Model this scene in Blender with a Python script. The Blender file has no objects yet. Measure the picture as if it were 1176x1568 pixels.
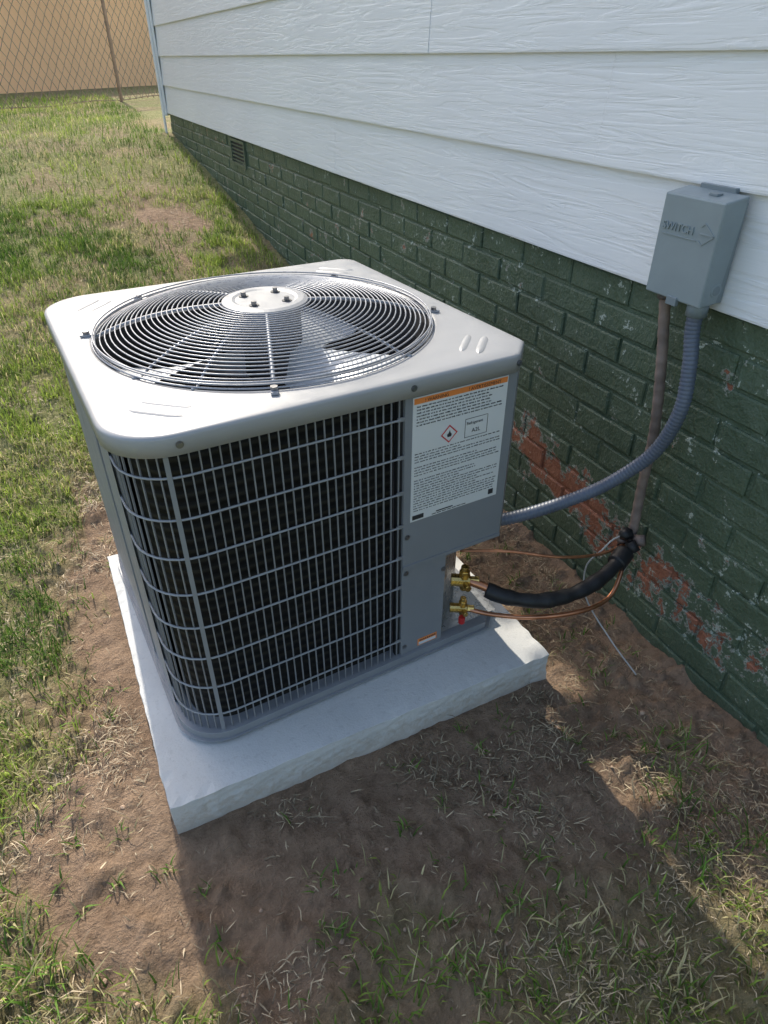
import bpy, bmesh, math, random
import numpy as np
from mathutils import Vector, Matrix, Euler, noise as mnoise
random.seed(7); RS=np.random.RandomState(11)
scene=bpy.context.scene
col=scene.collection
# ------------------------------------------------------------------ helpers
def link(o,parent=None):
    col.objects.link(o)
    if parent is not None: o.parent=parent
    return o
def empty(name,loc=(0,0,0),rotz=0):
    e=bpy.data.objects.new(name,None); e.empty_display_size=.1
    e.location=loc; e.rotation_euler=(0,0,rotz); col.objects.link(e); return e
def mesh_obj(name,verts,faces,mat=None,parent=None,smooth=False):
    me=bpy.data.meshes.new(name); me.from_pydata([tuple(v) for v in verts],[],[tuple(f) for f in faces]); me.update()
    if mat: me.materials.append(mat)
    if smooth:
        for p in me.polygons: p.use_smooth=True
    return link(bpy.data.objects.new(name,me),parent)
class MB:
    def __init__(s): s.v=[]; s.f=[]; s.m=[]
    def add(s,vs,fs,m=0):
        b=len(s.v); s.v+= [tuple(v) for v in vs]; s.f+=[tuple(i+b for i in f) for f in fs]; s.m+=[m]*len(fs)
    def box(s,x0,x1,y0,y1,z0,z1,m=0):
        vs=[(x,y,z) for z in (z0,z1) for y in (y0,y1) for x in (x0,x1)]
        s.add(vs,[(0,2,3,1),(4,5,7,6),(0,1,5,4),(2,6,7,3),(0,4,6,2),(1,3,7,5)],m)
    def prism(s,outl,z0,z1,m=0,caps=True):
        n=len(outl); vs=[(x,y,z0) for x,y in outl]+[(x,y,z1) for x,y in outl]
        fs=[(i,(i+1)%n,(i+1)%n+n,i+n) for i in range(n)]
        if caps: fs+=[tuple(range(n))[::-1],tuple(range(n,2*n))]
        s.add(vs,fs,m)
    def tube(s,pts,rad,seg=8,m=0,closed=False,caps=True):
        pts=[Vector(p) for p in pts]; n=len(pts)
        rf=rad if callable(rad) else (lambda i:rad)
        prev=None; rings=[]
        for i in range(n):
            if closed: t=(pts[(i+1)%n]-pts[i-1])
            else: t=(pts[min(i+1,n-1)]-pts[max(i-1,0)])
            t.normalize()
            if prev is None:
                a=Vector((0,0,1)) if abs(t.z)<.9 else Vector((1,0,0))
                u=t.cross(a).normalized()
            else:
                u=(prev-t*prev.dot(t)).normalized()
            prev=u; w=t.cross(u)
            r=rf(i)
            rings.append([pts[i]+(u*math.cos(2*math.pi*k/seg)+w*math.sin(2*math.pi*k/seg))*r for k in range(seg)])
        vs=[p for r in rings for p in r]; fs=[]
        m_=n if closed else n-1
        for i in range(m_):
            j=(i+1)%n
            for k in range(seg):
                l=(k+1)%seg
                fs.append((i*seg+k,i*seg+l,j*seg+l,j*seg+k))
        if caps and not closed:
            fs.append(tuple(range(seg))[::-1]); fs.append(tuple(range((n-1)*seg,n*seg)))
        s.add(vs,fs,m)
    def obj(s,name,mats,parent=None,smooth=False,bevel=0):
        me=bpy.data.meshes.new(name); me.from_pydata(s.v,[],s.f)
        for mt in (mats if isinstance(mats,(list,tuple)) else [mats]): me.materials.append(mt)
        me.polygons.foreach_set('material_index',s.m)
        if smooth: me.polygons.foreach_set('use_smooth',[True]*len(s.f))
        me.update()
        bm=bmesh.new(); bm.from_mesh(me); bmesh.ops.recalc_face_normals(bm,faces=bm.faces); bm.to_mesh(me); bm.free()
        o=link(bpy.data.objects.new(name,me),parent)
        if bevel:
            b=o.modifiers.new('bev','BEVEL'); b.width=bevel; b.segments=2; b.limit_method='ANGLE'; b.angle_limit=math.radians(35)
        return o
def spline(pts,n=12):
    pts=[Vector(p) for p in pts]; P=[pts[0]*2-pts[1]]+pts+[pts[-1]*2-pts[-2]]; out=[]
    for i in range(1,len(P)-2):
        for k in range(n):
            t=k/n; a,b,c,d=P[i-1],P[i],P[i+1],P[i+2]
            out.append(.5*((2*b)+(c-a)*t+(2*a-5*b+4*c-d)*t*t+(3*b-a-3*c+d)*t**3))
    out.append(pts[-1]); return out
def resample(pts,step):
    out=[pts[0]]; acc=0
    for a,b in zip(pts[:-1],pts[1:]):
        L=(b-a).length
        while acc+L>=step:
            t=(step-acc)/L; a=a+(b-a)*t; out.append(a.copy()); L=(b-a).length; acc=0
            if L<1e-9: break
        acc+=L
    return out
# ------------------------------------------------------------------ materials
class NT:
    def __init__(s,name):
        s.mat=bpy.data.materials.new(name); s.mat.use_nodes=True; s.t=s.mat.node_tree; s.n=s.t.nodes; s.l=s.t.links
        s.b=s.n['Principled BSDF']
    def node(s,t,**k):
        n=s.n.new(t)
        for a,v in k.items(): setattr(n,a,v)
        return n
    def set(s,sock,v):
        if isinstance(v,bpy.types.NodeSocket): s.l.new(v,sock)
        else: sock.default_value=v
    def coord(s,which='Object'): return s.node('ShaderNodeTexCoord').outputs[which]
    def mapping(s,vec,scale=(1,1,1),loc=(0,0,0),rot=(0,0,0)):
        m=s.node('ShaderNodeMapping'); s.l.new(vec,m.inputs[0]); m.inputs['Scale'].default_value=scale; m.inputs['Location'].default_value=loc; m.inputs['Rotation'].default_value=rot; return m.outputs[0]
    def noise(s,vec,scale,detail=4,rough=.55,out='Fac',dist=0):
        n=s.node('ShaderNodeTexNoise'); s.l.new(vec,n.inputs['Vector']); n.inputs['Scale'].default_value=scale; n.inputs['Detail'].default_value=detail; n.inputs['Roughness'].default_value=rough; n.inputs['Distortion'].default_value=dist; return n.outputs[out]
    def ramp(s,fac,stops,interp='LINEAR'):
        r=s.node('ShaderNodeValToRGB'); s.l.new(fac,r.inputs[0]); e=r.color_ramp.elements; r.color_ramp.interpolation=interp
        while len(e)<len(stops): e.new(.5)
        for i,(p,c) in enumerate(stops):
            e[i].position=p
            if not isinstance(c,(tuple,list)): c=(c,c,c)
            e[i].color=tuple(c[:3])+(1,)
        return r.outputs[0]
    def mix(s,fac,a,b,mode='MIX'):
        m=s.node('ShaderNodeMix',data_type='RGBA',blend_type=mode)
        s.set(m.inputs[0],fac)
        for i,v in ((6,a),(7,b)):
            if isinstance(v,(tuple,list)): v=tuple(v[:3])+(1,)
            s.set(m.inputs[i],v)
        return m.outputs[2]
    def math(s,op,a,b=0,c=None,clamp=False):
        m=s.node('ShaderNodeMath',operation=op,use_clamp=clamp); s.set(m.inputs[0],a); s.set(m.inputs[1],b)
        if c is not None: s.set(m.inputs[2],c)
        return m.outputs[0]
    def bump(s,h,strength=.3,dist=.01,normal=None):
        b=s.node('ShaderNodeBump'); b.inputs['Strength'].default_value=strength; b.inputs['Distance'].default_value=dist; s.l.new(h,b.inputs['Height'])
        if normal: s.l.new(normal,b.inputs['Normal'])
        return b.outputs[0]
    def fin(s,color=None,rough=None,metal=None,normal=None,spec=None):
        if color is not None:
            if isinstance(color,(tuple,list)): color=tuple(color[:3])+(1,)
            s.set(s.b.inputs['Base Color'],color)
        if rough is not None: s.set(s.b.inputs['Roughness'],rough)
        if metal is not None: s.set(s.b.inputs['Metallic'],metal)
        if normal is not None: s.l.new(normal,s.b.inputs['Normal'])
        if spec is not None: s.b.inputs['Specular IOR Level'].default_value=spec
        return s.mat
def simple(name,c,rough=.5,metal=0,var=.12,nscale=12,bump=0,spec=.5):
    m=NT(name); v=m.coord(); n=m.noise(v,nscale,5)
    cc=m.ramp(n,[(.3,tuple(x*(1-var) for x in c)),(.7,tuple(min(1,x*(1+var)) for x in c))])
    n2=m.noise(v,nscale*3,3); r=m.ramp(n2,[(.3,max(0,rough-.07)),(.7,min(1,rough+.07))])
    nm=None
    if bump: nm=m.bump(m.noise(v,nscale*12,4),bump,.002)
    return m.fin(cc,r,metal,nm,spec)
M_cover=simple('cover_paint',(.35,.352,.36),.38,.05,.04,9,.03,.45)
M_case=simple('casing_paint',(.235,.247,.268),.45,.05,.05,7,.03,.4)
M_pan=simple('pan_paint',(.25,.26,.28),.5,.05,.1,10)
M_wire=simple('guard_wire',(.25,.255,.27),.45,.1,.1,30)
M_wireh=simple('guard_wire_cross',(.29,.30,.32),.45,.1,.1,30)
M_grille=simple('grille_wire',(.33,.34,.37),.30,.25,.08,20)
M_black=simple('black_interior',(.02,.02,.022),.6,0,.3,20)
M_screw=simple('screw_steel',(.22,.22,.23),.35,.8,.1,60)
M_blade=simple('fan_blade',(.78,.80,.82),.35,.1,.05,10)
M_motor=simple('motor_dark',(.06,.06,.065),.45,.3,.2,20)
M_alu=simple('cast_aluminium',(.5,.5,.5),.4,.7,.2,20)
M_brass=simple('brass',(.62,.42,.14),.3,1,.2,60)
M_copper=simple('copper',(.55,.25,.14),.35,1,.25,25)
M_red=simple('red_cap',(.5,.02,.02),.5)
M_white=simple('label_white',(.68,.69,.70),.45,0,.03,6)
M_ink=simple('label_ink',(.03,.03,.035),.6)
M_orange=simple('label_orange',(.80,.25,.06),.5,0,.04)
M_redink=simple('label_red',(.6,.03,.03),.5)
M_insul=simple('foam_insulation',(.012,.012,.014),.55,0,.3,30,.15)
M_flex=simple('flex_conduit_grey',(.10,.12,.165),.42,0,.12,20)
M_rust=simple('brown_conduit',(.20,.15,.13),.6,0,.3,25,.2)
M_box=simple('box_paint',(.24,.29,.315),.42,.05,.06,14,.03)
M_boxdk=simple('box_side',(.19,.23,.255),.45,.05,.06,14,.03)
M_wht=simple('grey_wire',(.42,.42,.41),.5)
M_trim=simple('white_trim',(.78,.79,.81),.5,0,.05,6)
M_roof=simple('shingles',(.08,.08,.085),.9,0,.4,8,.4)
M_galv=simple('rusty_galvanised_wire',(.26,.19,.14),.6,.2,.3,20)
M_tan=simple('tan_stucco',(.88,.55,.30),.9,0,.07,.5,.1)
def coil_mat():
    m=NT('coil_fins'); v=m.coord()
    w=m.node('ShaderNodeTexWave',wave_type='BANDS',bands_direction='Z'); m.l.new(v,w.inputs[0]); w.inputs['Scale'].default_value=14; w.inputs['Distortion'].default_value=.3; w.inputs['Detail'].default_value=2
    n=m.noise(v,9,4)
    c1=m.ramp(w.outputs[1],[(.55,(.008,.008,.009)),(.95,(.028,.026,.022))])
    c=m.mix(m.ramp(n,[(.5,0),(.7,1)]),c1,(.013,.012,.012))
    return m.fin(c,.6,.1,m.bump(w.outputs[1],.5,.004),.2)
M_coil=coil_mat()
def concrete():
    m=NT('concrete'); v=m.coord()
    a=m.noise(v,3,6,.6); b=m.noise(v,60,6,.7); d=m.noise(v,220,3,.6); e=m.noise(v,9,5,.6)
    c=m.ramp(a,[(.3,(.56,.56,.55)),(.7,(.68,.68,.665))])
    c=m.mix(m.ramp(e,[(.45,.0),(.7,.3)]),c,(.48,.48,.47))
    c=m.mix(m.ramp(b,[(.34,.4),(.44,0)]),c,(.42,.415,.40))
    sx=m.node('ShaderNodeSeparateXYZ'); m.l.new(v,sx.inputs[0])
    lo=m.math('ADD',m.math('MULTIPLY',sx.outputs[2],-14),m.math('MULTIPLY',m.math('SUBTRACT',b,.5),3.0))
    c=m.mix(m.ramp(lo,[(.3,0),(1.0,.5)]),c,(.40,.32,.23))
    sp=m.noise(v,22,6,.75); c=m.mix(m.ramp(sp,[(.68,0),(.76,.4)]),c,(.40,.33,.25))
    h=m.math('ADD',m.math('MULTIPLY',b,.6),m.math('MULTIPLY',d,.35))
    return m.fin(c,.9,0,m.bump(h,.5,.005),.2)
M_conc=concrete()
def siding():
    m=NT('painted_siding'); v=m.coord()
    g=m.noise(m.mapping(v,(1,3.2,46)),1.0,5,.6,dist=1.2)
    g2=m.noise(m.mapping(v,(1,10,150)),1.0,3,.6,dist=.5)
    n=m.noise(v,1.3,4)
    c=m.ramp(n,[(.3,(.76,.77,.79)),(.7,(.83,.84,.85))])
    sp=m.noise(v,24,5,.7); c=m.mix(m.ramp(sp,[(.68,0),(.78,.35)]),c,(.5,.48,.44))
    h=m.math('ADD',m.ramp(g,[(.42,0),(.5,.6),(.58,.75)]),m.math('MULTIPLY',g2,.35))
    return m.fin(c,.42,0,m.bump(h,.34,.004),.45)
M_side=siding()
def brick():
    m=NT('green_painted_brick'); v=m.coord()
    sx=m.node('ShaderNodeSeparateXYZ'); m.l.new(v,sx.inputs[0])
    n1=m.noise(v,5,5); n2=m.noise(v,30,6,.65); n3=m.noise(v,11,7,.72); n4=m.noise(v,120,4,.6); n5=m.noise(m.mapping(v,(1,1,.45)),70,3,.6,dist=1)
    n6=m.noise(v,7,3,.5)
    green=m.ramp(n1,[(.3,(.060,.094,.058)),(.7,(.092,.134,.084))])
    green=m.mix(m.ramp(n2,[(.45,0),(.75,.5)]),green,(.135,.175,.125))
    ln=m.math('SUBTRACT',sx.outputs[2],m.math('ADD',.13,m.math('MULTIPLY',sx.outputs[1],.16)))
    mk=m.math('SUBTRACT',.74,m.math('MULTIPLY',m.math('ABSOLUTE',ln),6.0))
    side=m.math('SUBTRACT',1.35,m.math('MULTIPLY',m.math('ABSOLUTE',m.math('SUBTRACT',sx.outputs[1],.20)),2.3))
    side=m.math('MAXIMUM',side,.30)
    side=m.math('MULTIPLY',side,m.math('LESS_THAN',sx.outputs[1],1.2))
    mk=m.math('MULTIPLY',m.math('MAXIMUM',mk,-.1),m.math('MINIMUM',side,1.0))
    fl=m.math('ADD',n3,m.math('MULTIPLY',mk,.32))
    red=m.ramp(n2,[(.3,(.24,.085,.05)),(.7,(.38,.165,.10))])
    rmask=m.ramp(fl,[(.635,0),(.65,1)])
    edge=m.math('SUBTRACT',m.ramp(fl,[(.605,0),(.62,1)]),rmask,clamp=True)
    ch=m.ramp(m.math('ADD',m.math('ADD',n2,m.math('MULTIPLY',n4,.25)),m.math('MULTIPLY',n6,.35)),[(.97,0),(.985,1)])
    c=m.mix(rmask,green,red)
    c=m.mix(m.math('MULTIPLY',edge,.6),c,(.46,.46,.42))
    c=m.mix(m.math('MULTIPLY',ch,.85),c,(.45,.50,.44))
    h=m.math('ADD',m.math('MULTIPLY',n2,.9),m.math('ADD',m.math('MULTIPLY',n4,.3),m.math('ADD',m.math('MULTIPLY',rmask,-.35),m.math('MULTIPLY',n5,.5))))
    return m.fin(c,m.ramp(n2,[(.3,.36),(.7,.6)]),0,m.bump(h,1.0,.008),.45)
M_brick=brick()
def ground_mat():
    m=NT('soil'); v=m.coord()
    at=m.node('ShaderNodeAttribute',attribute_name='lawn').outputs['Fac']
    a=m.noise(v,4,5,.6); b=m.noise(v,38,7,.7); d=m.noise(v,170,5,.7)
    dirt=m.ramp(a,[(.3,(.30,.205,.138)),(.7,(.44,.31,.215))])
    dirt=m.mix(m.ramp(b,[(.35,.65),(.55,0)]),dirt,(.18,.12,.08))
    dirt=m.mix(m.ramp(d,[(.58,0),(.72,.5)]),dirt,(.55,.43,.30))
    gr=m.ramp(b,[(.3,(.13,.135,.055)),(.5,(.22,.23,.09)),(.7,(.38,.34,.18))])
    w=m.noise(m.mapping(v,(1,1,1),rot=(0,0,.6)),90,4,.7,dist=3)
    gr=m.mix(m.ramp(w,[(.54,0),(.68,.8)]),gr,(.48,.42,.25))
    c=m.mix(at,dirt,gr)
    h=m.math('ADD',b,m.math('MULTIPLY',d,.6))
    return m.fin(c,.95,0,m.bump(h,1.0,.02),.15)
M_ground=ground_mat()
def blade_mat(name,trans=.0):
    m=NT(name); a=m.node('ShaderNodeAttribute',attribute_name='tint').outputs['Color']
    n=m.noise(m.coord(),40,2); c=m.mix(.25,a,m.mix(1.0,a,m.ramp(n,[(.3,.6),(.7,1.3)]),'MULTIPLY'))
    m.fin(c,.6,0,None,.25)
    if trans:
        t=m.node('ShaderNodeBsdfTranslucent'); m.l.new(c,t.inputs[0]); x=m.node('ShaderNodeMixShader'); x.inputs[0].default_value=trans
        m.l.new(m.b.outputs[0],x.inputs[1]); m.l.new(t.outputs[0],x.inputs[2]); m.l.new(x.outputs[0],m.n['Material Output'].inputs[0])
    return m.mat
M_grass=blade_mat('grass_blades',.4); M_straw=blade_mat('straw')
M_leaf=blade_mat('leaves')
M_bark=simple('bark',(.10,.075,.055),.9,0,.4,15,.5)
# ------------------------------------------------------------------ terrain
YS=np.array([-60,-.5,.9,1.7,2.6,4,6,8,12,60.]); ZS=np.array([-.084,-.084,-.084,.03,.17,.37,.60,.66,.70,.7])
_yy=np.linspace(-62,62,12401); _zz=np.interp(_yy,YS,ZS); _k=np.hanning(61); _zz=np.convolve(np.pad(_zz,30,mode='edge'),_k/_k.sum(),'valid')
def baseh(y): return np.interp(y,_yy,_zz)
def vn(x,y,s,seed):
    r=np.random.RandomState(seed).rand(256,256)
    X=x*s+1000; Y=y*s+1000; xi=np.floor(X).astype(int); yi=np.floor(Y).astype(int); fx=X-xi; fy=Y-yi
    fx=fx*fx*(3-2*fx); fy=fy*fy*(3-2*fy)
    g=lambda i,j:r[i%256,j%256]
    return (g(xi,yi)*(1-fx)+g(xi+1,yi)*fx)*(1-fy)+(g(xi,yi+1)*(1-fx)+g(xi+1,yi+1)*fx)*fy
def fbm(x,y,s,seed,o=4):
    t=0;a=.5;n=0
    for i in range(o): t=t+a*vn(x,y,s*2**i,seed+i); n+=a; a*=.5
    return t/n
PX,PY,PTH,PW,PL=-.062,-.083,math.radians(-3.145),.876,.848
def padlocal(x,y):
    dx=x-PX; dy=y-PY; c,s=math.cos(PTH),math.sin(PTH); return dx*c+dy*s,-dx*s+dy*c
def paddist(x,y):
    u,v=padlocal(x,y); dx=np.maximum(np.maximum(-u,u-PW),0); dy=np.maximum(np.maximum(-v,v-PL),0)
    return np.hypot(dx,dy)
def wallx(y): return 1.123+y*math.tan(math.radians(4.822))
def height(x,y):
    near=np.clip(1-np.abs(y)/12,0,1)
    d=paddist(x,y)
    k=.35+.65*np.clip(d/.15,0,1)
    return baseh(y)+near*k*((fbm(x,y,3,5)-.5)*.03+(fbm(x,y,22,25,4)-.5)*.030+(np.clip(fbm(x,y,40,45,3)-.55,0,1))*.055)
def worn(x,y): return np.exp(-(((x-1.04)/.25)**2+((y-3.4)/1.0)**2))*np.clip((fbm(x,y,4,66,3)-.2)*2.2,0,1)
def lawnmask(x,y):
    d=paddist(x,y); n=fbm(x,y,4.5,61,4)
    lim=np.where(x<-.05, .08+.17*np.clip(.55-y,0,1), .30)
    m=(d-lim)/.26+(n-.5)*2.4
    front=(x>-.05)&(y<.1)
    m=np.where(front, m*.42, m)
    dw=wallx(y)-x
    m=m-np.clip((.55-dw)/.35,0,1.5)*np.where(y>-.15,np.where(y>2,.7,1.1),.15)
    far=np.clip((y-1.2)/1.5,0,1)
    m=np.where(y>1.2, np.minimum(m,1.0)-far*np.clip((.46-fbm(x,y,2.6,71,4))*5,0,.5), m)
    m=m-1.5*worn(x,y)
    return np.clip(m,0,1)
def axis(a,b,f,lo,hi):
    core=list(np.arange(a,b,f)); st=f; x=a; L=[]
    while x>lo: st*=1.22; x-=st; L.append(x)
    st=f; x=core[-1]; R=[]
    while x<hi: st*=1.22; x+=st; R.append(x)
    return np.array(L[::-1]+core+R)
ax=axis(-1.5,1.35,.0095,-60,60); ay=axis(-1.3,2.6,.0095,-60,60)
ay=np.array([v for v in ay if v<2.6]+list(np.arange(2.6,11,.05))+list(np.geomspace(11.1,60,20)))
GX,GY=np.meshgrid(ax,ay); GZ=height(GX,GY)
nx,ny=len(ax),len(ay)
me=bpy.data.meshes.new('ground'); me.vertices.add(nx*ny)
me.vertices.foreach_set('co',np.stack([GX,GY,GZ],-1).ravel().astype(np.float32))
idx=np.arange(nx*ny).reshape(ny,nx); q=np.stack([idx[:-1,:-1],idx[:-1,1:],idx[1:,1:],idx[1:,:-1]],-1).reshape(-1,4)
me.loops.add(q.size); me.polygons.add(len(q)); me.loops.foreach_set('vertex_index',q.ravel().astype(np.int32))
me.polygons.foreach_set('loop_start',(np.arange(len(q))*4).astype(np.int32)); me.polygons.foreach_set('use_smooth',np.ones(len(q),bool))
me.update(calc_edges=True); me.materials.append(M_ground)
at=me.attributes.new('lawn','FLOAT','POINT'); at.data.foreach_set('value',lawnmask(GX,GY).ravel().astype(np.float32))
link(bpy.data.objects.new('ground',me))
# ------------------------------------------------------------------ grass + straw
def blades(name,x,y,length,width,lean,az,tint,mat,flat=False,lift=0.0):
    n=len(x); z=height(x,y)+lift
    dirx,diry=np.cos(az),np.sin(az); px,py=-np.sin(az),np.cos(az)
    w=width/2
    co=np.zeros((n,5,3),np.float32)
    def pt(k,f,h,ws,sgn):
        co[:,k,0]=x+dirx*f*length+px*w*ws*sgn; co[:,k,1]=y+diry*f*length+py*w*ws*sgn; co[:,k,2]=z+h*length
    if flat:
        pt(0,0,0,1,-1);pt(1,0,0,1,1);pt(2,.5,lean*.6,1,-1);pt(3,.5,lean*.6,1,1);pt(4,1,lean*.3,0,0)
        co[:,:,2]+=.003
        bend=RS.uniform(-.14,.14,n)*length
        for k in (2,3): co[:,k,0]+=px*bend; co[:,k,1]+=py*bend
    else:
        up=np.sqrt(np.clip(1-lean**2,0,1))
        pt(0,0,-.05,1,-1);pt(1,0,-.05,1,1);pt(2,lean*.35,up*.6,.85,-1);pt(3,lean*.35,up*.6,.85,1);pt(4,lean,up*.9,0,0)
    b=np.arange(n)[:,None]*5
    loops=np.concatenate([b+np.array([0,1,3,2]),b+np.array([2,3,4])],1).ravel().astype(np.int32)
    me=bpy.data.meshes.new(name); me.vertices.add(n*5); me.vertices.foreach_set('co',co.ravel())
    me.loops.add(n*7); me.loops.foreach_set('vertex_index',loops); me.polygons.add(2*n)
    ls=(np.arange(n)[:,None]*7+np.array([0,4])).ravel().astype(np.int32); me.polygons.foreach_set('loop_start',ls)
    me.update(calc_edges=True); me.validate()
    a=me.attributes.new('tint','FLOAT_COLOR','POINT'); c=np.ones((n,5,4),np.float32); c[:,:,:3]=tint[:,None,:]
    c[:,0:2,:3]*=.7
    a.data.foreach_set('color',c.ravel()); me.materials.append(mat)
    return link(bpy.data.objects.new(name,me))
def scatter(n,x0,x1,y0,y1):
    return RS.uniform(x0,x1,n),RS.uniform(y0,y1,n)
gx=[];gy=[];gs=[]
for (n,x0,x1,y0,y1,s) in [(150000,-1.2,1.25,-1.2,1.6,1.0),(110000,-1.4,1.5,1.6,4.2,1.15),(80000,-2.5,3.2,4.2,11,1.5)]:
    x,y=scatter(n,x0,x1,y0,y1); gx.append(x);gy.append(y);gs.append(np.full(n,s))
x=np.concatenate(gx);y=np.concatenate(gy);s=np.concatenate(gs)
lm=lawnmask(x,y); clump=fbm(x,y,14,90,3)
keep=(RS.rand(len(x))<np.clip(lm*(.25+2.4*(clump-.32)),0,1)+.0)&(paddist(x,y)>.012)&(x<wallx(y)-.02)
x,y,s,clump=x[keep],y[keep],s[keep],clump[keep]; n=len(x)
g1=np.array([.115,.21,.035]);g2=np.array([.36,.46,.09]);g3=np.array([.60,.53,.29])
big=fbm(x,y,1.8,130,3)
t=np.clip((big-.5)*3+.5+RS.normal(0,.25,n),0,1)[:,None]; tint=g1*(1-t)+g2*t
dry=(RS.rand(n)<np.clip(.14+(fbm(x,y,3,150,3)-.45)*1.5,.06,.55))[:,None]; tint=np.where(dry,g3*RS.uniform(.7,1.15,(n,1)),tint)*RS.uniform(.75,1.25,(n,1))
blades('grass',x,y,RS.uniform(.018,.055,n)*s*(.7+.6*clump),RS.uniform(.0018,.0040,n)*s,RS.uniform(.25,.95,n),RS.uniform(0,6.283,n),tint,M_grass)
cxs,cys=scatter(520,-1.0,1.1,-1.0,1.2); wx=[];wy=[];wl=[];wa=[]
for a,b in zip(cxs,cys):
    if paddist(a,b)<.04 or a>wallx(b)-.04: continue
    k=random.randint(3,14); r=random.uniform(.008,.03)
    for i in range(k):
        wx.append(a+random.gauss(0,r*.6)); wy.append(b+random.gauss(0,r*.6)); wl.append(random.uniform(.012,.04)); wa.append(random.uniform(0,6.28))
for (ca,cb) in [(-.37,-.12),(-.34,-.20),(-.42,-.05),(-.30,-.27),(-.40,.06),(-.36,-.28),(.78,-.62),(.83,-.50),(.88,-.66),(.92,-.42)]:
    for i in range(46):
        wx.append(ca+random.gauss(0,.03)); wy.append(cb+random.gauss(0,.03)); wl.append(random.uniform(.03,.075)); wa.append(random.uniform(0,6.28))
wx=np.array(wx);wy=np.array(wy);n=len(wx); ok=(paddist(wx,wy)>.015)
tint=(g1*1.0)*RS.uniform(.7,1.7,(n,1)); tint=np.where((RS.rand(n)<.35)[:,None],g3*.8,tint)
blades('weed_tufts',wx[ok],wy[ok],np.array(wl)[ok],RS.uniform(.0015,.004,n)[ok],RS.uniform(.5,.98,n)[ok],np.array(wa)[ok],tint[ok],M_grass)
x,y=scatter(130000,-1.1,1.25,-1.15,2.2); x2,y2=scatter(30000,-1.2,1.6,2.2,6); x=np.concatenate([x,x2]);y=np.concatenate([y,y2])
den=.05+2.6*np.clip(fbm(x,y,7,200,4)-.5,0,1)*1.6
den=den+np.where((wallx(y)-x<.42),.35,0)+.12*np.clip((paddist(x,y)-.25)/.3,0,1)+.7*worn(x,y)
keep=(RS.rand(len(x))<den*.8)&(paddist(x,y)>.02)&(x<wallx(y)-.02); x,y=x[keep],y[keep]; n=len(x)
st=np.array([.56,.45,.30])*(.25+.95*RS.rand(n,1)**1.5)
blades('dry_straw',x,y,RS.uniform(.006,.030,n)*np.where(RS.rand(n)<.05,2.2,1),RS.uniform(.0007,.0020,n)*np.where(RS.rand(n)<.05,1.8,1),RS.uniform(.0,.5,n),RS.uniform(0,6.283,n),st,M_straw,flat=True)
mb=MB()
xs,ys=scatter(300,-.9,1.1,-.95,1.6)
for a,b in zip(xs,ys):
    if paddist(a,b)<.02 or a>wallx(b)-.03: continue
    r=random.choice([.002,.003,.003,.004,.006]); z=float(height(np.array(a),np.array(b)))
    bm=bmesh.new(); bmesh.ops.create_icosphere(bm,subdivisions=1,radius=r)
    for v in bm.verts: v.co*=random.uniform(.7,1.25); v.co.z*=.6; v.co+=Vector((a,b,z+r*.1))
    bm.verts.ensure_lookup_table(); mb.add([v.co[:] for v in bm.verts],[[v.index for v in f.verts] for f in bm.faces]); bm.free()
mb.obj('soil_clods',simple('clod',(.38,.27,.19),.95,0,.3,20,.3))
# ------------------------------------------------------------------ concrete pad
def slab():
    bm=bmesh.new(); z0,z1=-.16,0
    vs=[bm.verts.new((x,y,z)) for z in (z0,z1) for (x,y) in ((0,0),(PW,0),(PW,PL),(0,PL))]
    for f in ((0,3,2,1),(4,5,6,7),(0,1,5,4),(1,2,6,5),(2,3,7,6),(3,0,4,7)): bm.faces.new([vs[i] for i in f])
    bmesh.ops.subdivide_edges(bm,edges=bm.edges[:],cuts=40,use_grid_fill=True)
    bmesh.ops.recalc_face_normals(bm,faces=bm.faces)
    for v in bm.verts:
        e=min(v.co.x,PW-v.co.x); f=min(v.co.y,PL-v.co.y)
        if (e<.001)or(f<.001):
            k=mnoise.noise(v.co*18)*.005+mnoise.noise(v.co*70)*.002
            cx=v.co.x-PW/2; cy=v.co.y-PL/2
            if e<.001: v.co.x+=math.copysign(k,cx)
            if f<.001: v.co.y+=math.copysign(k,cy)
            if v.co.z>-.001: v.co.z+=-abs(mnoise.noise(v.co*25))*.006
    me=bpy.data.meshes.new('concrete_pad'); bm.to_mesh(me); bm.free(); me.materials.append(M_conc)
    o=bpy.data.objects.new('concrete_pad',me); o.location=(PX,PY,0); o.rotation_euler=(0,0,PTH); link(o)
    b=o.modifiers.new('b','BEVEL'); b.width=.006; b.segments=3; b.limit_method='ANGLE'; b.angle_limit=math.radians(50)
slab()
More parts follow.
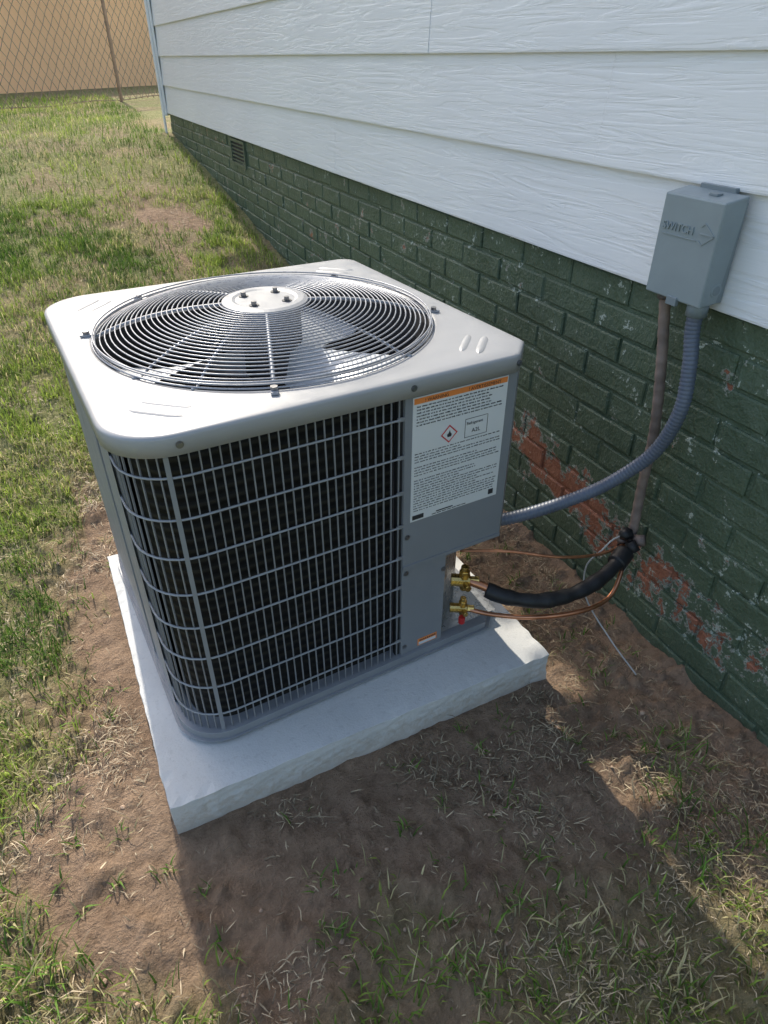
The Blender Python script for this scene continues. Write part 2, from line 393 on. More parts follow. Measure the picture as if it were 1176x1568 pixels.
# ------------------------------------------------------------------ air conditioner
AC=empty('air_conditioner_condenser')
H=.704; W=.79; D=.80
def outline(i,rl=.10,ch=.055,seg=10):
    x0,y0,x1,y1=i,i,W-i,D-i; r=rl-i*.4; o=[]
    for k in range(seg+1):
        a=math.pi+math.pi/2*k/seg; o.append((x0+r+r*math.cos(a),y0+r+r*math.sin(a)))
    c=ch; o+= [(x1-c,y0),(x1,y0+c)]
    o+= [(x1,y1-.03),(x1-.009,y1-.009),(x1-.03,y1)]
    for k in range(seg+1):
        a=math.pi/2+math.pi/2*k/seg; o.append((x0+r+r*math.cos(a),y1-r+r*math.sin(a)))
    return o
CX,CY,R=.392,.392,.335
def dense(o,n=240):
    res=[]
    for k in range(n):
        a=2*math.pi*k/n; d=(math.cos(a),math.sin(a)); best=None
        for (p,q) in zip(o,o[1:]+o[:1]):
            ex,ey=q[0]-p[0],q[1]-p[1]; den=d[0]*ey-d[1]*ex
            if abs(den)<1e-12: continue
            t=((p[0]-CX)*ey-(p[1]-CY)*ex)/den; u=((p[0]-CX)*d[1]-(p[1]-CY)*d[0])/den
            if t>0 and -1e-6<=u<=1+1e-6 and (best is None or t<best): best=t
        res.append((CX+d[0]*best,CY+d[1]*best))
    return res
N=240
o0=dense(outline(0)); o1=dense(outline(.0015)); o2=dense(outline(.006)); 
circ=lambda r:[(CX+r*math.cos(2*math.pi*k/N),CY+r*math.sin(2*math.pi*k/N)) for k in range(N)]
rings=[(dense(outline(.010)),H-.034),(o0,H-.034),(o0,H-.006),(o1,H-.0022),(o2,H)]
inn=circ(R+.014)
for t in (.25,.5,.75): rings.append(([ (a[0]*(1-t)+b[0]*t,a[1]*(1-t)+b[1]*t) for a,b in zip(o2,inn)],H+.003*t))
rings+= [(circ(R+.014),H+.004),(circ(R+.006),H+.0035),(circ(R),H-.004),(circ(R-.004),H-.02),(circ(R-.012),H-.16)]
vs=[];fs=[]
for rg,z in rings: vs+=[(a,b,z) for a,b in rg]
for j in range(len(rings)-1):
    for k in range(N): l=(k+1)%N; fs.append((j*N+k,j*N+l,(j+1)*N+l,(j+1)*N+k))
cov=mesh_obj('top_cover',vs,fs,M_cover,AC,smooth=True)
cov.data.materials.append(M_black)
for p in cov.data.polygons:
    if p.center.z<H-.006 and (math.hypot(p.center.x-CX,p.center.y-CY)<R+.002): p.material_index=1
mb=MB()
def rib(cx,cy,ang,L=.095,w=.008,h=.003):
    n=12; c,s=math.cos(ang),math.sin(ang); vs=[]
    for i in range(n+1):
        t=i/n-.5; ww=w*(1-abs(2*t)**6)+.0003; hh=h*(1-abs(2*t)**6)
        for (o_,hz) in ((-1,0),(-.5,.85),(0,1),(.5,.85),(1,0)):
            vs.append((cx+c*t*L-s*o_*ww,cy+s*t*L+c*o_*ww,H+.0012+hh*hz))
    fs=[(i*5+k,i*5+k+1,i*5+k+6,i*5+k+5) for i in range(n) for k in range(4)]
    mb.add(vs,fs)
for (cx,cy,a) in [(.100,.095,-.75),(.69,.085,.80),(.10,.69,.80),(.69,.69,-.75)]:
    for off in (-.016,.016):
        rib(cx-math.sin(a)*off,cy+math.cos(a)*off,a)
mb.obj('corner_ribs',M_cover,AC,smooth=True)
TABS=[-.33,-1.91,2.86,2.15,.72]
def gz(r): return H+.004+.046*(1-(min(r,R)/R)**3.2)
mb=MB(); rr=[.092]
while rr[-1]<R-.006: rr.append(rr[-1]+.0101)
for r in rr:
    mb.tube([(CX+r*math.cos(2*math.pi*k/96),CY+r*math.sin(2*math.pi*k/96),gz(r)) for k in range(96)],.0015,6,0,closed=True)
for r,z in ((R-.001,H+.011),(R+.001,H+.0165),(R+.004,H+.006)):
    mb.tube([(CX+r*math.cos(2*math.pi*k/96),CY+r*math.sin(2*math.pi*k/96),z) for k in range(96)],.0017,6,0,closed=True)
rb=[(a,.0042,1) for a in TABS]+[(a,.0024,0) for a in (-1.1,.2,1.45,-2.65,-2.3)]
for a,rad,mm in rb:
    P_=[(CX+r*math.cos(a),CY+r*math.sin(a),gz(r)-.0035) for r in np.linspace(.05,R,18)]+[(CX+(R+.012)*math.cos(a),CY+(R+.012)*math.sin(a),H+.006)]
    mb.tube(P_,rad,6,mm)
mb.obj('fan_grille',[M_grille,M_wireh],AC,smooth=True)
mb=MB()
prof=[(.0,.002),(.060,.002),(.066,.004),(.078,.004),(.086,.001),(.088,-.006)]
vs=[];S=48
for r,z in prof: vs+=[(CX+max(r,.0005)*math.cos(2*math.pi*k/S),CY+max(r,.0005)*math.sin(2*math.pi*k/S),gz(.05)+z) for k in range(S)]
fs=[(j*S+k,j*S+(k+1)%S,(j+1)*S+(k+1)%S,(j+1)*S+k) for j in range(len(prof)-1) for k in range(S)]
mb.add(vs,fs,0)
for k in range(4):
    a=math.pi/2*k+.75; x,y=CX+.048*math.cos(a),CY+.048*math.sin(a)
    mb.prism([(x+.010*math.cos(t*math.pi/6),y+.010*math.sin(t*math.pi/6)) for t in range(12)],gz(.05),gz(.05)+.0035,1)
    mb.prism([(x+.0055*math.cos(t*math.pi/3),y+.0055*math.sin(t*math.pi/3)) for t in range(6)],gz(.05),gz(.05)+.011,2)
mb.obj('grille_hub',[M_cover,M_motor,M_screw],AC,smooth=False)
mb=MB()
for a in TABS:
    x,y=CX+(R+.016)*math.cos(a),CY+(R+.016)*math.sin(a); c,s=math.cos(a),math.sin(a)
    mb.add([(x+c*u-s*v,y+s*u+c*v,z) for z in (H+.004,H+.008) for (u,v) in ((-.018,-.006),(.012,-.006),(.012,.006),(-.018,.006))],[(0,3,2,1),(4,5,6,7),(0,1,5,4),(1,2,6,5),(2,3,7,6),(3,0,4,7)],0)
    mb.prism([(x+.0065*math.cos(i*math.pi/3),y+.0065*math.sin(i*math.pi/3)) for i in range(6)],H+.008,H+.014,1)
mb.obj('grille_tabs',[M_grille,M_screw],AC)
mb=MB()
for k in range(3):
    a0=2*math.pi*k/3+math.radians(-68); n=10; m_=8; vs=[]
    for i in range(n+1):
        r=.05+(.318-.05)*i/n; wid=.55+.40*(i/n)
        for j in range(m_+1):
            t=j/m_-.5; a=a0+t*wid*(1 if i<n else .92); z=H-.075+t*.08*(1-.3*i/n)+.012*math.cos(t*3)
            vs.append((CX+r*math.cos(a),CY+r*math.sin(a),z))
    mb.add(vs,[(i*(m_+1)+j,i*(m_+1)+j+1,(i+1)*(m_+1)+j+1,(i+1)*(m_+1)+j) for i in range(n) for j in range(m_)],0)
mb.prism([(CX+.055*math.cos(t*math.pi/12),CY+.055*math.sin(t*math.pi/12)) for t in range(24)],H-.10,H-.04,1)
mb.prism([(CX+.070*math.cos(t*math.pi/12),CY+.070*math.sin(t*math.pi/12)) for t in range(24)],H-.035,H+.035,1)
mb.obj('fan_and_motor',[M_blade,M_motor],AC,smooth=False)
mb=MB(); cx,cy=.42,.30
prf=[(.0001,.48),(.04,.475),(.07,.455),(.082,.42),(.082,.06)]
vs=[(cx+r*math.cos(2*math.pi*k/24),cy+r*math.sin(2*math.pi*k/24),z) for r,z in prf for k in range(24)]
mb.add(vs,[(j*24+k,j*24+(k+1)%24,(j+1)*24+(k+1)%24,(j+1)*24+k) for j in range(4) for k in range(24)],0)
mb.tube(spline([(.42,.30,.48),(.42,.27,.545),(.50,.2,.55),(.58,.16,.50),(.6,.15,.1)]),.010,8,1)
mb.tube(spline([(.30,.16,.1),(.30,.13,.53),(.36,.11,.56),(.46,.10,.54),(.5,.12,.2)]),.009,8,1)
for p in [(.30,.12,.57),(.36,.11,.585),(.43,.10,.58),(.48,.11,.575),(.52,.13,.57)]:
    mb.tube([Vector(p),Vector(p)+Vector((.02,.01,.008))],.016,8,2)
mb.obj('compressor',[M_motor,M_copper,M_alu],AC,smooth=True)
mb=MB(); mb.prism(outline(.006),0.003,.028,0); mb.prism(outline(.0),.010,.0115,0)
mb.obj('base_pan',M_pan,AC,bevel=.002)
def guardpath(ins):
    r=.10-ins*.4; P_=[(.486,ins)]
    for k in range(0,13):
        a=-math.pi/2-math.pi/2*k/12; P_.append((ins+r+r*math.cos(a),ins+r+r*math.sin(a)))
    for k in range(0,13):
        a=math.pi-math.pi/2*k/12; P_.append((ins+r+r*math.cos(a),D-ins-r+r*math.sin(a)))
    P_.append((.62,D-ins)); return [Vector((a,b,0)) for a,b in P_]
def polystrip(P_,z0,z1,mb,m=0):
    n=len(P_); mb.add([(p.x,p.y,z0) for p in P_]+[(p.x,p.y,z1) for p in P_],[(i,i+1,i+1+n,i+n) for i in range(n-1)],m)
ZT=H-.028
mb=MB(); polystrip(guardpath(.040),.025,ZT,mb)
mb.obj('condenser_coil',M_coil,AC,smooth=True)
mb=MB(); gp=resample(guardpath(.016),.0162)
for i,p in enumerate(gp):
    a=gp[max(i-1,0)]; b=gp[min(i+1,len(gp)-1)]; t=(b-a).normalized(); nrm=Vector((t.y,-t.x,0))
    w=.0022; d=.003
    pts=[p-t*w/2,p+t*w/2,p+t*w/2+nrm*d,p-t*w/2+nrm*d]
    mb.prism([(q.x,q.y) for q in pts],.028,ZT,0)
lv=np.linspace(.075,.625,8)
gp2=resample(guardpath(.0135),.02)
for z in lv: mb.tube([(p.x,p.y,z) for p in gp2],.0021,6,1)
def stripe(pa,w,m):
    P_=guardpath(.0115); Q=resample(P_,.004); i=min(range(len(Q)),key=lambda k:(Q[k]-Vector(pa)).length)
    h=max(1,int(w/.004/2)); seg=Q[max(0,i-h):i+h+1]; polystrip(seg,.025,ZT,mb,m)
stripe((.078,.0115,0),.010,2)
P_=[Vector((.0115,yy,0)) for yy in (.135,.139,.70,.74)]; polystrip(P_,.025,ZT,mb,2)
mb.tube([(.0105,.30,.03),(.0105,.30,ZT)],.002,6,2)
mb.obj('coil_guard',[M_wire,M_wireh,M_case],AC)
mb=MB()
def wallsheet(P2,z0,z1,m,mbx): polystrip([Vector((a,b,0)) for a,b in P2],z0,z1,mbx,m)
zc=.283
wallsheet([(.496,.06),(.496,.013),(.744,.013),(.777,.046),(.777,.60),(.77,.785),(.62,.787)],zc,ZT+.003,0,mb)
wallsheet([(.496,.06),(.496,.0145),(.604,.0145),(.606,.03)],.02,zc-.001,0,mb)
mb.add([(.60,.013,zc),(.744,.013,zc),(.777,.046,zc),(.777,.26,zc),(.60,.2,zc)],[(0,1,2,3,4)],0)
mb.box(.496,.744,.0105,.0135,zc-.004,zc+.004,0)
o=mb.obj('service_panel',M_case,AC); sm=o.modifiers.new('s','SOLIDIFY'); sm.thickness=.0015; sm.offset=0
mb=MB(); wallsheet([(.605,.03),(.64,.055),(.72,.13),(.776,.24)],.02,zc,0,mb); mb.add([(.605,.03,.0285),(.777,.03,.0285),(.777,.3,.0285),(.605,.3,.0285)],[(0,1,2,3)])
wallsheet([(.776,.24),(.776,.60)],.02,zc,0,mb)
mb.obj('valve_plate',simple('valve_plate_metal',(.45,.46,.48),.3,.7,.1,20,.1),AC)
mb=MB(); mb.box(.484,.4955,.020,.03,.028,ZT,0)
for z in lv: mb.box(.481,.4955,.0135,.0155,z-.004,z+.004,1)
mb.obj('guard_edge',[M_black,M_wire],AC)
mb=MB()
def hexs(x,z,y=.0): mb.tube([(x,y+.001,z),(x,y-.003,z)],.0042,6,0); mb.tube([(x,y+.001,z),(x,y-.0010,z)],.0062,12,0)
for x,z,y in [(.505,H-.017,0),(.10,H-.017,0),(.735,H-.017,0),(.505,.36,.0125),(.505,.265,.014),(.505,.05,.014),(.600,.24,.014)]: hexs(x,z,y)
mb.obj('casing_screws',M_screw,AC)
LX0,LX1,LZ0,LZ1=.511,.722,.395,.662; yl=.0112
mb=MB(); mb.box(LX0,LX1,yl,.0128,LZ0,LZ1,0); mb.box(LX0+.002,LX1-.002,yl-.0005,yl+.0002,LZ1-.013,LZ1-.002,1)
def line(x0,x1,z0,z1,m=2): mb.box(x0,x1,yl-.0006,yl+.0002,z0,z1,m)
def quad(c,r,m,y): mb.add([(c[0]-r,y,c[1]),(c[0],y,c[1]-r),(c[0]+r,y,c[1]),(c[0],y,c[1]+r)],[(0,1,2,3)],m)
dc=(.592,.572); quad(dc,.019,3,yl-.0006); quad(dc,.0155,0,yl-.0009)
mb.add([(dc[0]+a*.006,yl-.0013,dc[1]-.006+b*.006) for a,b in ((-.7,0),(.7,0),(.9,.8),(.35,1.5),(.1,2.4),(-.3,1.4),(-.9,.9))],[tuple(range(7))],2)
x0,x1,z0,z1=.628,.680,.553,.592
line(x0,x1,z0,z0+.0008);line(x0,x1,z1,z1+.0008);line(x0,x0+.0008,z0,z1);line(x1,x1+.0008,z0,z1)
def words(x0,x1,z,h):
    x=x0
    while x<x1-.006:
        w=random.uniform(.003,.012); w=min(w,x1-x); xx=x
        while xx<x+w-.0008:
            line(xx,xx+random.uniform(.0006,.0011),z,z+h*random.uniform(.6,1)); xx+=.0016
        x+=w+.0022
z=LZ1-.020
while z>.602: words(LX0+.008,LX1-.006-random.choice([0,0,.03]),z,.0028); z-=.0062
z=.546
while z>.418:
    if random.random()>.12: words(LX0+.006,LX1-.006-random.choice([0,0,0,.05,.09]),z,.0022)
    z-=.0058
for k in range(7): line(LX0+.05+k*.012,LX0+.06+k*.012,.398,.3995)
mb.box(LX1-.022,LX1-.010,yl-.0006,yl+.0002,.402,.414,2)
line(LX0+.004,LX0+.03,.399,.409); line(LX0+.06,LX0+.10,.402,.4045)
mb.obj('warning_label',[M_white,M_orange,M_ink,M_redink],AC)
def text(s,x,z,size,mat,y=yl-.0008,parent=AC,name='label_text',rot=(math.pi/2,0,0)):
    cu=bpy.data.curves.new(name,'FONT'); cu.body=s; cu.size=size; cu.extrude=.0001; cu.materials.append(mat)
    o=bpy.data.objects.new(name,cu); o.location=(x,y,z); o.rotation_euler=rot; link(o,parent); return o
text('! WARNING',.535,LZ1-.0115,.0095,M_ink); text('! AVERTISSEMENT',.63,LZ1-.0115,.0095,M_ink)
text('Refrigerant',.631,.580,.0085,M_ink); text('A2L',.644,.562,.012,M_ink)
mb=MB(); mb.box(.54,.592,.0135,.0142,.036,.056,0); mb.box(.543,.589,.0131,.0137,.038,.046,1)
for k in range(9): mb.box(.545+k*.005,.548+k*.005,.0129,.0134,.049,.053,2)
mb.obj('small_label',[M_orange,M_white,M_ink],AC)
mb=MB()
def valve(x,y,z,s):
    d=Vector((.82,-.57,0)); p=Vector((x,y,z))
    mb.tube([p-d*.03,p+d*.012*s],.013*s,12,0); mb.tube([p+d*.012*s,p+d*.03*s],.010*s,6,0)
    mb.tube([p,p+Vector((0,0,.026*s))],.011*s,6,0); mb.tube([p+Vector((0,0,.02*s)),p+Vector((0,0,.036*s))],.008*s,12,0)
    mb.tube([p,p+Vector((-.3,-.95,0))*.028*s],.007*s,8,0)
    mb.tube([p,p+Vector((0,0,-.022*s))],.008*s,8,0)
valve(.672,.030,.165,1.15); valve(.668,.022,.088,.9)
mb.tube([(.655,.005,.062),(.655,.005,.080)],.008,10,1)
mb.obj('service_valves',[M_brass,M_red],AC,smooth=False,bevel=.001)
# ------------------------------------------------------------------ line set
LS=empty('refrigerant_line_set')
mb=MB()
mb.tube(spline([(.68,.022,.165),(.70,-.0,.160),(.72,-.025,.152)]),.010,10,1)
ip=resample(spline([(.705,-.012,.155),(.735,-.045,.145),(.80,-.085,.135),(.88,-.105,.135),(.95,-.108,.145),(1.01,-.10,.16),(1.06,-.085,.175)],16),.004)
mb.tube(ip,lambda i:.0175+.0012*math.sin(i*.21)+.0007*math.sin(i*.57),14,0)
mb.tube(ip[88:],.0235,12,0)
mb.obj('suction_line_insulation',[M_insul,M_copper],LS,smooth=True)
mb=MB()
mb.tube(spline([(.672,.018,.088),(.72,-.03,.085),(.80,-.085,.085),(.90,-.125,.09),(.98,-.13,.10),(1.03,-.11,.14),(1.06,-.08,.18)],10),.0055,8,0)
mb.tube(spline([(.70,.09,.20),(.80,.03,.20),(.90,-.03,.185),(1.0,-.06,.175),(1.07,-.07,.185)],10),.0035,8,0)
mb.obj('liquid_line',M_copper,LS,smooth=True)
mb=MB()
mb.tube(spline([(1.09,-.06,.205),(1.04,-.06,.205),(1.015,-.055,.18),(.995,-.035,.12),(.99,-.06,.04),(1.0,-.15,-.03),(1.005,-.24,-.072)],12),.0020,8,0)
mb.tube(spline([(1.09,-.07,.19),(1.07,-.09,.19),(1.06,-.10,.15),(1.06,-.09,.11)],10),.0020,8,0)
mb.obj('control_wire',M_wht,LS,smooth=True)
mb=MB()
for i in range(7):
    c=Vector((1.095-random.random()*.03,-.075+random.uniform(-.02,.02),.18+random.uniform(-.02,.03)))
    mb.tube([c,c+Vector((random.uniform(-.02,.02),random.uniform(-.02,.02),random.uniform(-.02,.02)))],.014,7,i%2)
mb.obj('wall_penetration_wrap',[M_insul,M_rust],LS,smooth=True)
# ------------------------------------------------------------------ house
HO=empty('house',(1.123,0,0),-math.radians(4.822))
YA,YB=-3.2,6.02; EX=.205; Z0=.755; NB=12
mb=MB()
joint={0:[1.9,-1.0],1:[.30,3.6],2:[1.10,-1.6],3:[2.6,-.2],4:[.4]}
for k in range(NB):
    z0=Z0+k*EX; z1=z0+EX+.012; cuts=[YA]+sorted(joint.get(k,[random.uniform(-2,5)]))+[YB]
    for a,b in zip(cuts[:-1],cuts[1:]):
        a2=a+.0004; b2=b-.0004; n=max(2,int((b2-a2)/.25)); vs=[]; off=random.uniform(-.0008,.0008)
        for i in range(n+1):
            y=a2+(b2-a2)*i/n; w=off+random.uniform(-.0008,.0008)
            vs+=[(.013,y,z0+.001),(0+w,y,z0),(-.0008+w,y,z0+.004),(.0115+w*.3,y,z1),(.02,y,z1)]
        fs=[(i*5+j,i*5+j+1,i*5+j+6,i*5+j+5) for i in range(n) for j in range(4)]
        fs+=[(0,1,2,3,4),tuple(n*5+j for j in range(5))]
        mb.add(vs,fs)
mb.obj('siding',M_side,HO)
mb=MB(); bl,bh,mo=.200,.058,.0090; row=0; z=Z0-.008-bh
mb.box(.0275,.10,YA,YB-.03,-.35,Z0+.3,0)
while z>-.2:
    y=YA+(bl+mo)/2*(row%2)
    while y<YB-.06:
        y1=min(y+bl+random.uniform(-.003,.003),YB-.03)
        if not(3.42<y+.1<3.80 and .60<z+.03<.75):
            dx=random.uniform(-.0025,.0025); ta=random.uniform(-.002,.002); e=.004; jz=random.uniform(-.002,.002); j2=jz+random.uniform(-.002,.002)
            x0=.0225+dx
            vs=[(.034,y,z+jz),(.034,y1,z+j2),(.034,y1,z+bh+j2),(.034,y,z+bh+jz),
                (x0+.003,y,z+jz),(x0+.003+ta,y1,z+j2),(x0+.003+ta,y1,z+bh+j2),(x0+.003,y,z+bh+jz),
                (x0,y+e,z+e+jz),(x0+ta,y1-e,z+e+j2),(x0+ta,y1-e,z+bh-e+j2),(x0,y+e,z+bh-e+jz)]
            mb.add(vs,[(0,1,5,4),(1,2,6,5),(2,3,7,6),(3,0,4,7),(4,5,9,8),(5,6,10,9),(6,7,11,10),(7,4,8,11),(8,9,10,11)],0)
        y=y+bl+mo
    z-=bh+mo; row+=1
mb.obj('brick_foundation',M_brick,HO)
mb=MB()
mb.box(.012,.035,3.44,3.78,.595,.61,0);mb.box(.012,.035,3.44,3.78,.725,.742,0);mb.box(.012,.035,3.44,3.46,.61,.725,0);mb.box(.012,.035,3.76,3.78,.61,.725,0)
mb.box(.0255,.0272,3.46,3.76,.61,.725,1)
for k in range(5): mb.box(.016,.0250,3.46,3.76,.620+k*.021,.626+k*.021,0)
mb.obj('crawlspace_vent',[simple('vent_paint',(.09,.12,.085),.5,0,.2,20),M_black],HO)
mb=MB(); mb.box(-.012,.09,YB+.001,YB+.022,Z0-.02,3.2,0); mb.box(-.014,-.0005,YB-.085,YB+.001,Z0-.02,3.2,0)
mb.box(-.030,-.0145,YB-.03,YB+.022,Z0-.35,3.2,0)
mb.obj('corner_trim',M_trim,HO,bevel=.003)
mb=MB(); mb.box(.06,7,YA,YB-.002,Z0,3.22,0); mb.box(.1,6.95,YA+.02,YB-.04,-.3,Z0-.001,1)
mb.obj('walls',[M_side,M_brick],HO)
mb=MB(); ov=.17
xm=3.5
prof=[(-ov,3.12),(-ov,3.22),(xm,4.9),(7+ov,3.22),(7+ov,3.12),(xm,4.78)]
n=6; vs=[(x,y,z) for y in (YA-.3,YB+.3) for x,z in prof]
mb.add(vs,[(i,(i+1)%n,(i+1)%n+n,i+n) for i in range(n)]+[(0,1,2,5),(5,2,3,4),(6,11,8,7),(11,10,9,8)],0)
mb.box(-ov+.002,.05,YA-.28,YB+.28,3.095,3.118,1); 
k=-22  # unseen blocks added under the eave to break the sunlit strip into patches
while k<11:
    yc=3.27+.285*k; k+=1
    if yc<YB+.2: mb.box(-ov-.13,.04,yc-.028,yc+.028,2.99,3.092,1)
mb.obj('roof_and_shadow_blocks',[M_roof,M_trim],HO)
mb=MB(); mb.add([(0.06,YB-.01,3.2),(7,YB-.01,3.2),(xm,YB-.01,4.8)],[(0,1,2)]); mb.add([(0.06,YA+.01,3.2),(7,YA+.01,3.2),(xm,YA+.01,4.8)],[(0,1,2)])
mb.obj('gables',M_side,HO)
# ------------------------------------------------------------------ disconnect box
DB=empty('electrical_disconnect_box',(1.123,0,0),-math.radians(4.822))
y0,y1,z0,z1=-.120,.020,.768,.953
mb=MB(); mb.box(-.052,-.001,y0+.003,y1-.003,z0+.003,z1-.006,1)
vs=[(-.060,y0,z0),(-.060,y1,z0),(-.060,y1,z1-.004),(-.060,y0,z1-.004),(-.020,y0,z0+.004),(-.020,y1,z0+.004),(-.008,y1,z1+.004),(-.008,y0,z1+.004)]
mb.add(vs,[(0,1,2,3),(0,4,5,1),(1,5,6,2),(2,6,7,3),(3,7,4,0)],0)
mb.obj('enclosure',[M_box,M_boxdk],DB,bevel=.003)
mb=MB()
mb.tube([(-.028,y0-.001,z0+.03),(-.028,y0+.004,z0+.03)],.013,20,1)
mb.tube([(-.028,y0-.0018,z0+.03),(-.028,y0+.004,z0+.03)],.009,20,0)
mb.box(-.04,-.026,y0+.04,y0+.06,z1-.001,z1+.004,0)
mb.box(-.063,-.054,y0+.055,y0+.080,z0-.010,z0+.006,0)
mb.box(-.010,0,y0+.03,y1-.03,z1-.004,z1+.012,0)
mb.obj('knockout_and_hasp',[M_boxdk,M_box],DB,bevel=.001)
mb=MB(); xe=-.0615
def seg(y_a,z_a,y_b,z_b,w=.0024):
    dy,dz=y_b-y_a,z_b-z_a; L=math.hypot(dy,dz); ny_,nz_=-dz/L*w/2,dy/L*w/2
    vs=[(x,y_a+ny_,z_a+nz_) for x in (xe,-.059)]+[(x,y_b+ny_,z_b+nz_) for x in (xe,-.059)]+[(x,y_b-ny_,z_b-nz_) for x in (xe,-.059)]+[(x,y_a-ny_,z_a-nz_) for x in (xe,-.059)]
    mb.add(vs,[(0,2,4,6),(0,1,3,2),(2,3,5,4),(4,5,7,6),(6,7,1,0)])
seg(-.088,.911,-.112,.893);seg(-.112,.893,-.088,.875);seg(-.112,.893,-.080,.893,.002);seg(-.088,.911,-.080,.905,.002);seg(-.088,.875,-.080,.881,.002)
seg(.008,.880,-.075,.880,.0015)
mb.obj('embossed_arrow',M_box,DB)
t=text('SWITCH',0,0,.020,M_box,parent=DB,name='embossed_text'); t.data.extrude=.0014
t.rotation_euler=Euler((math.pi/2,0,-math.pi/2)); t.location=(-.0608,.010,.888)
FC=empty('flexible_conduit',(1.123,0,0),-math.radians(4.822))
mb=MB(); path=spline([(-.032,-.093,.772),(-.032,-.094,.72),(-.034,-.112,.65),(-.04,-.124,.56),(-.05,-.10,.46),(-.085,-.06,.385),(-.15,-.03,.335),(-.25,.005,.295),(-.325,.035,.272),(-.352,.052,.268)],16)
path=resample(path,.0028)
mb.tube(path,lambda i:.0145+(.0010 if (i%3)==0 else -.0004),14,0)
mb.tube([(-.032,-.093,.745),(-.032,-.093,.773)],.020,12,1); 
mb.tube([path[-8],path[-1]],.0185,8,0)
mb.obj('corrugated_tube',[M_flex,M_boxdk],FC,smooth=True)
RC=empty('rusty_conduit',(1.123,0,0),-math.radians(4.822))
mb=MB(); mb.tube(resample(spline([(-.022,.000,.775),(-.020,-.002,.74),(-.016,-.026,.62),(-.014,-.050,.47),(-.014,-.054,.33),(-.018,-.064,.22),(-.025,-.066,.15)],12),.006),lambda i:.0115+.0006*math.sin(i*1.3),12,0)
mb.tube([(-.022,.000,.752),(-.022,.000,.772)],.016,8,1)
mb.obj('conduit_pipe',[M_rust,M_screw],RC,smooth=True)
# ------------------------------------------------------------------ fence
FE=empty('chain_link_fence')
A=Vector((-2.6,5.9,0)); B=Vector((5.2,12.35,0)); dv=(B-A); L=dv.length; dv.normalize()
def gpt(s,h): 
    p=A+dv*s; return Vector((p.x,p.y,float(baseh(p.y))+h))
mb=MB(); dm=.125; Hh=1.45
ns=int(L/dm)
for sgn in (1,-1):
    for i in range(-14,ns+14):
        s0=i*dm; P_=[]
        for j in range(0,14):
            h=j*Hh/13; s_=s0+sgn*h*.8
            if 0<=s_<=L:
                w=.006*(1 if j%2 else -1)*sgn
                P_.append(gpt(s_,h+.02)+Vector((dv.y,-dv.x,0))*w)
        if len(P_)>1: mb.tube(P_,.0042,4,0,caps=False)
mb.tube([gpt(s,Hh+.02) for s in np.linspace(0,L,30)],.018,8,0)
mb.tube([gpt(s,.03+.01*math.sin(s*5)) for s in np.linspace(0,L,90)],.005,5,0)
for s in (.6,2.9,5.95,8.4): 
    mb.tube([gpt(s,-.2),gpt(s,Hh+.05)],.022,8,0)
mb.obj('mesh_and_posts',M_galv,FE)
TB=empty('stucco_building')
mb=MB(); nrm=Vector((-dv.y,dv.x,0))
def q(s,o,z): p=A+dv*s+nrm*o; return (p.x,p.y,z)
vs=[q(-1,3,0),q(14,3,0),q(14,9,0),q(-1,9,0),q(-1,3,3.0),q(14,3,3.0),q(14,9,3.0),q(-1,9,3.0)]
mb.add(vs,[(0,1,5,4),(1,2,6,5),(2,3,7,6),(3,0,4,7)],0)
vs=[q(-1.3,2.7,2.95),q(14.3,2.7,2.95),q(14.3,9.3,2.95),q(-1.3,9.3,2.95),q(-1,6,3.9),q(14,6,3.9)]
mb.add(vs,[(0,1,5,4),(2,3,4,5),(0,4,3),(1,2,5),(0,3,2,1)],1)
mb.obj('stucco_walls',[M_tan,M_roof],TB)
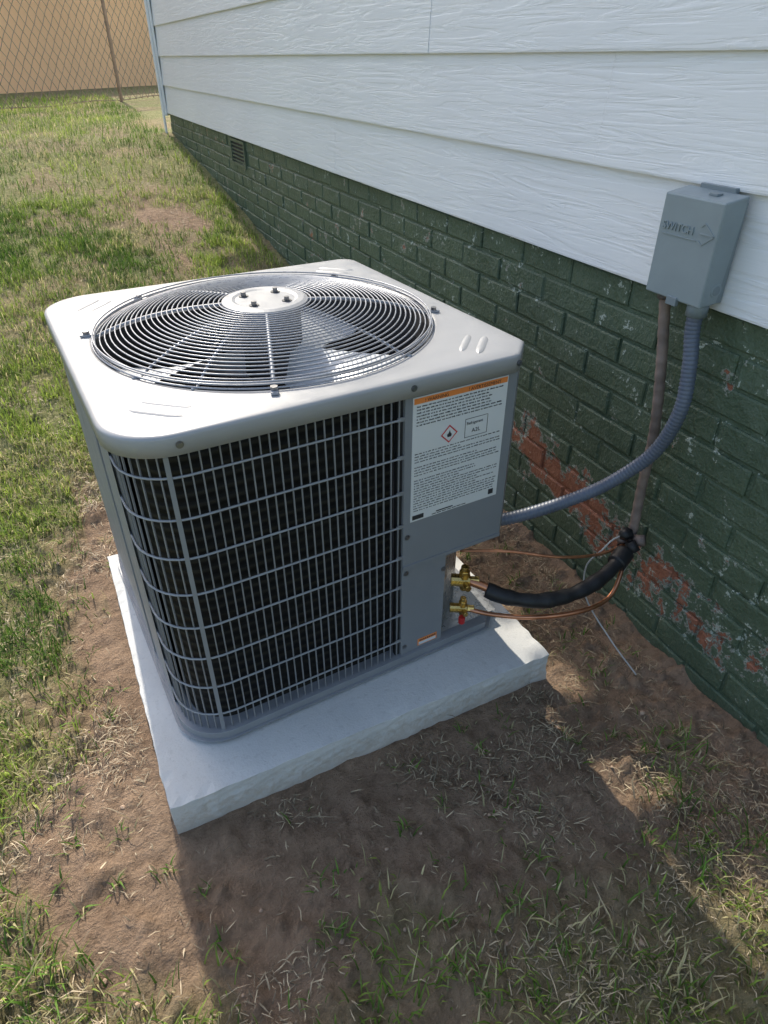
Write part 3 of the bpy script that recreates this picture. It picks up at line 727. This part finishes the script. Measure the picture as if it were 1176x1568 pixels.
# ------------------------------------------------------------------ tree
TR=empty('shade_tree',(-3.0,9.6,.6))
mb=MB(); mb.tube(spline([(0,0,-.2),(.03,.02,1.4),(.1,0,2.6),(.15,0,4.2)],8),lambda i:.20-.006*i,12,0)
cl=[]
for k in range(16):
    a=k*2.4; z=2.3+.14*k; r=random.uniform(1.2,2.4); e=Vector((math.cos(a)*r+.5,math.sin(a)*r,z+random.uniform(.4,1.2)))
    mb.tube(spline([(.1,0,z-.3),(e.x*.5,e.y*.5,z+.3),tuple(e)],5),lambda i:.06-.004*i,6,0); cl.append(e)
    cl.append(Vector((e.x*.55,e.y*.55,z+.6)))
mb.obj('trunk_and_limbs',M_bark,TR,smooth=True)
V=[];F=[];T=[]
for c in cl:
    for j in range(200):
        d=Vector((random.gauss(0,1),random.gauss(0,1),random.gauss(0,.7))); d=d.normalized()*.7*random.random()**.5
        p=c+d; r=random.uniform(.04,.08); u=Vector((random.gauss(0,1),random.gauss(0,1),random.gauss(0,1))).normalized(); w=u.orthogonal().normalized()
        b=len(V); V+=[p-u*r,p+w*r*.5,p+u*r,p-w*r*.5]; F.append((b,b+1,b+2,b+3)); g=random.uniform(.6,1.3); T+=[(.05*g,.09*g,.02*g,1)]*4
lf=mesh_obj('leaves',V,F,M_leaf,TR); at=lf.data.attributes.new('tint','FLOAT_COLOR','POINT'); at.data.foreach_set('color',np.array(T,np.float32).ravel())
# ------------------------------------------------------------------ light
AZ,EL=math.radians(5.6),math.radians(41)
sd=Vector((math.sin(AZ)*math.cos(EL),math.cos(AZ)*math.cos(EL),math.sin(EL)))
sun=bpy.data.lights.new('sun','SUN'); sun.energy=5.0; sun.angle=math.radians(.5); sun.color=(1,.93,.80)
so=bpy.data.objects.new('sun',sun); so.rotation_euler=sd.to_track_quat('Z','Y').to_euler(); so.location=(0,5,8); link(so)
w=bpy.data.worlds.new('World'); scene.world=w; w.use_nodes=True; nt=w.node_tree
sk=nt.nodes.new('ShaderNodeTexSky'); sk.sky_type='NISHITA'; sk.sun_disc=False; sk.sun_elevation=EL; sk.sun_rotation=AZ; sk.dust_density=3.0; sk.air_density=1.2; sk.ozone_density=1.2
nt.links.new(sk.outputs[0],nt.nodes['Background'].inputs[0]); nt.nodes['Background'].inputs[1].default_value=.29
# ------------------------------------------------------------------ camera
yaw,pit,rol=math.radians(29.427),math.radians(34.377),math.radians(-.159)
h=Vector((math.sin(yaw),math.cos(yaw),0)); fw=h*math.cos(pit)+Vector((0,0,-math.sin(pit))); r=Vector((math.cos(yaw),-math.sin(yaw),0)); u=r.cross(fw)
r2=r*math.cos(rol)+u*math.sin(rol); u2=-r*math.sin(rol)+u*math.cos(rol)
cam=bpy.data.cameras.new('camera'); cam.sensor_fit='VERTICAL'; cam.sensor_height=36; cam.lens=1018.7/1568*36; cam.clip_start=.02; cam.clip_end=300
co=bpy.data.objects.new('camera',cam); m=Matrix((r2,u2,-fw)).transposed().to_4x4(); m.translation=Vector((-.063,-.9,1.157)); co.matrix_world=m; link(co)
scene.camera=co
scene.view_settings.view_transform='Standard'; scene.view_settings.look='None'; scene.view_settings.exposure=0
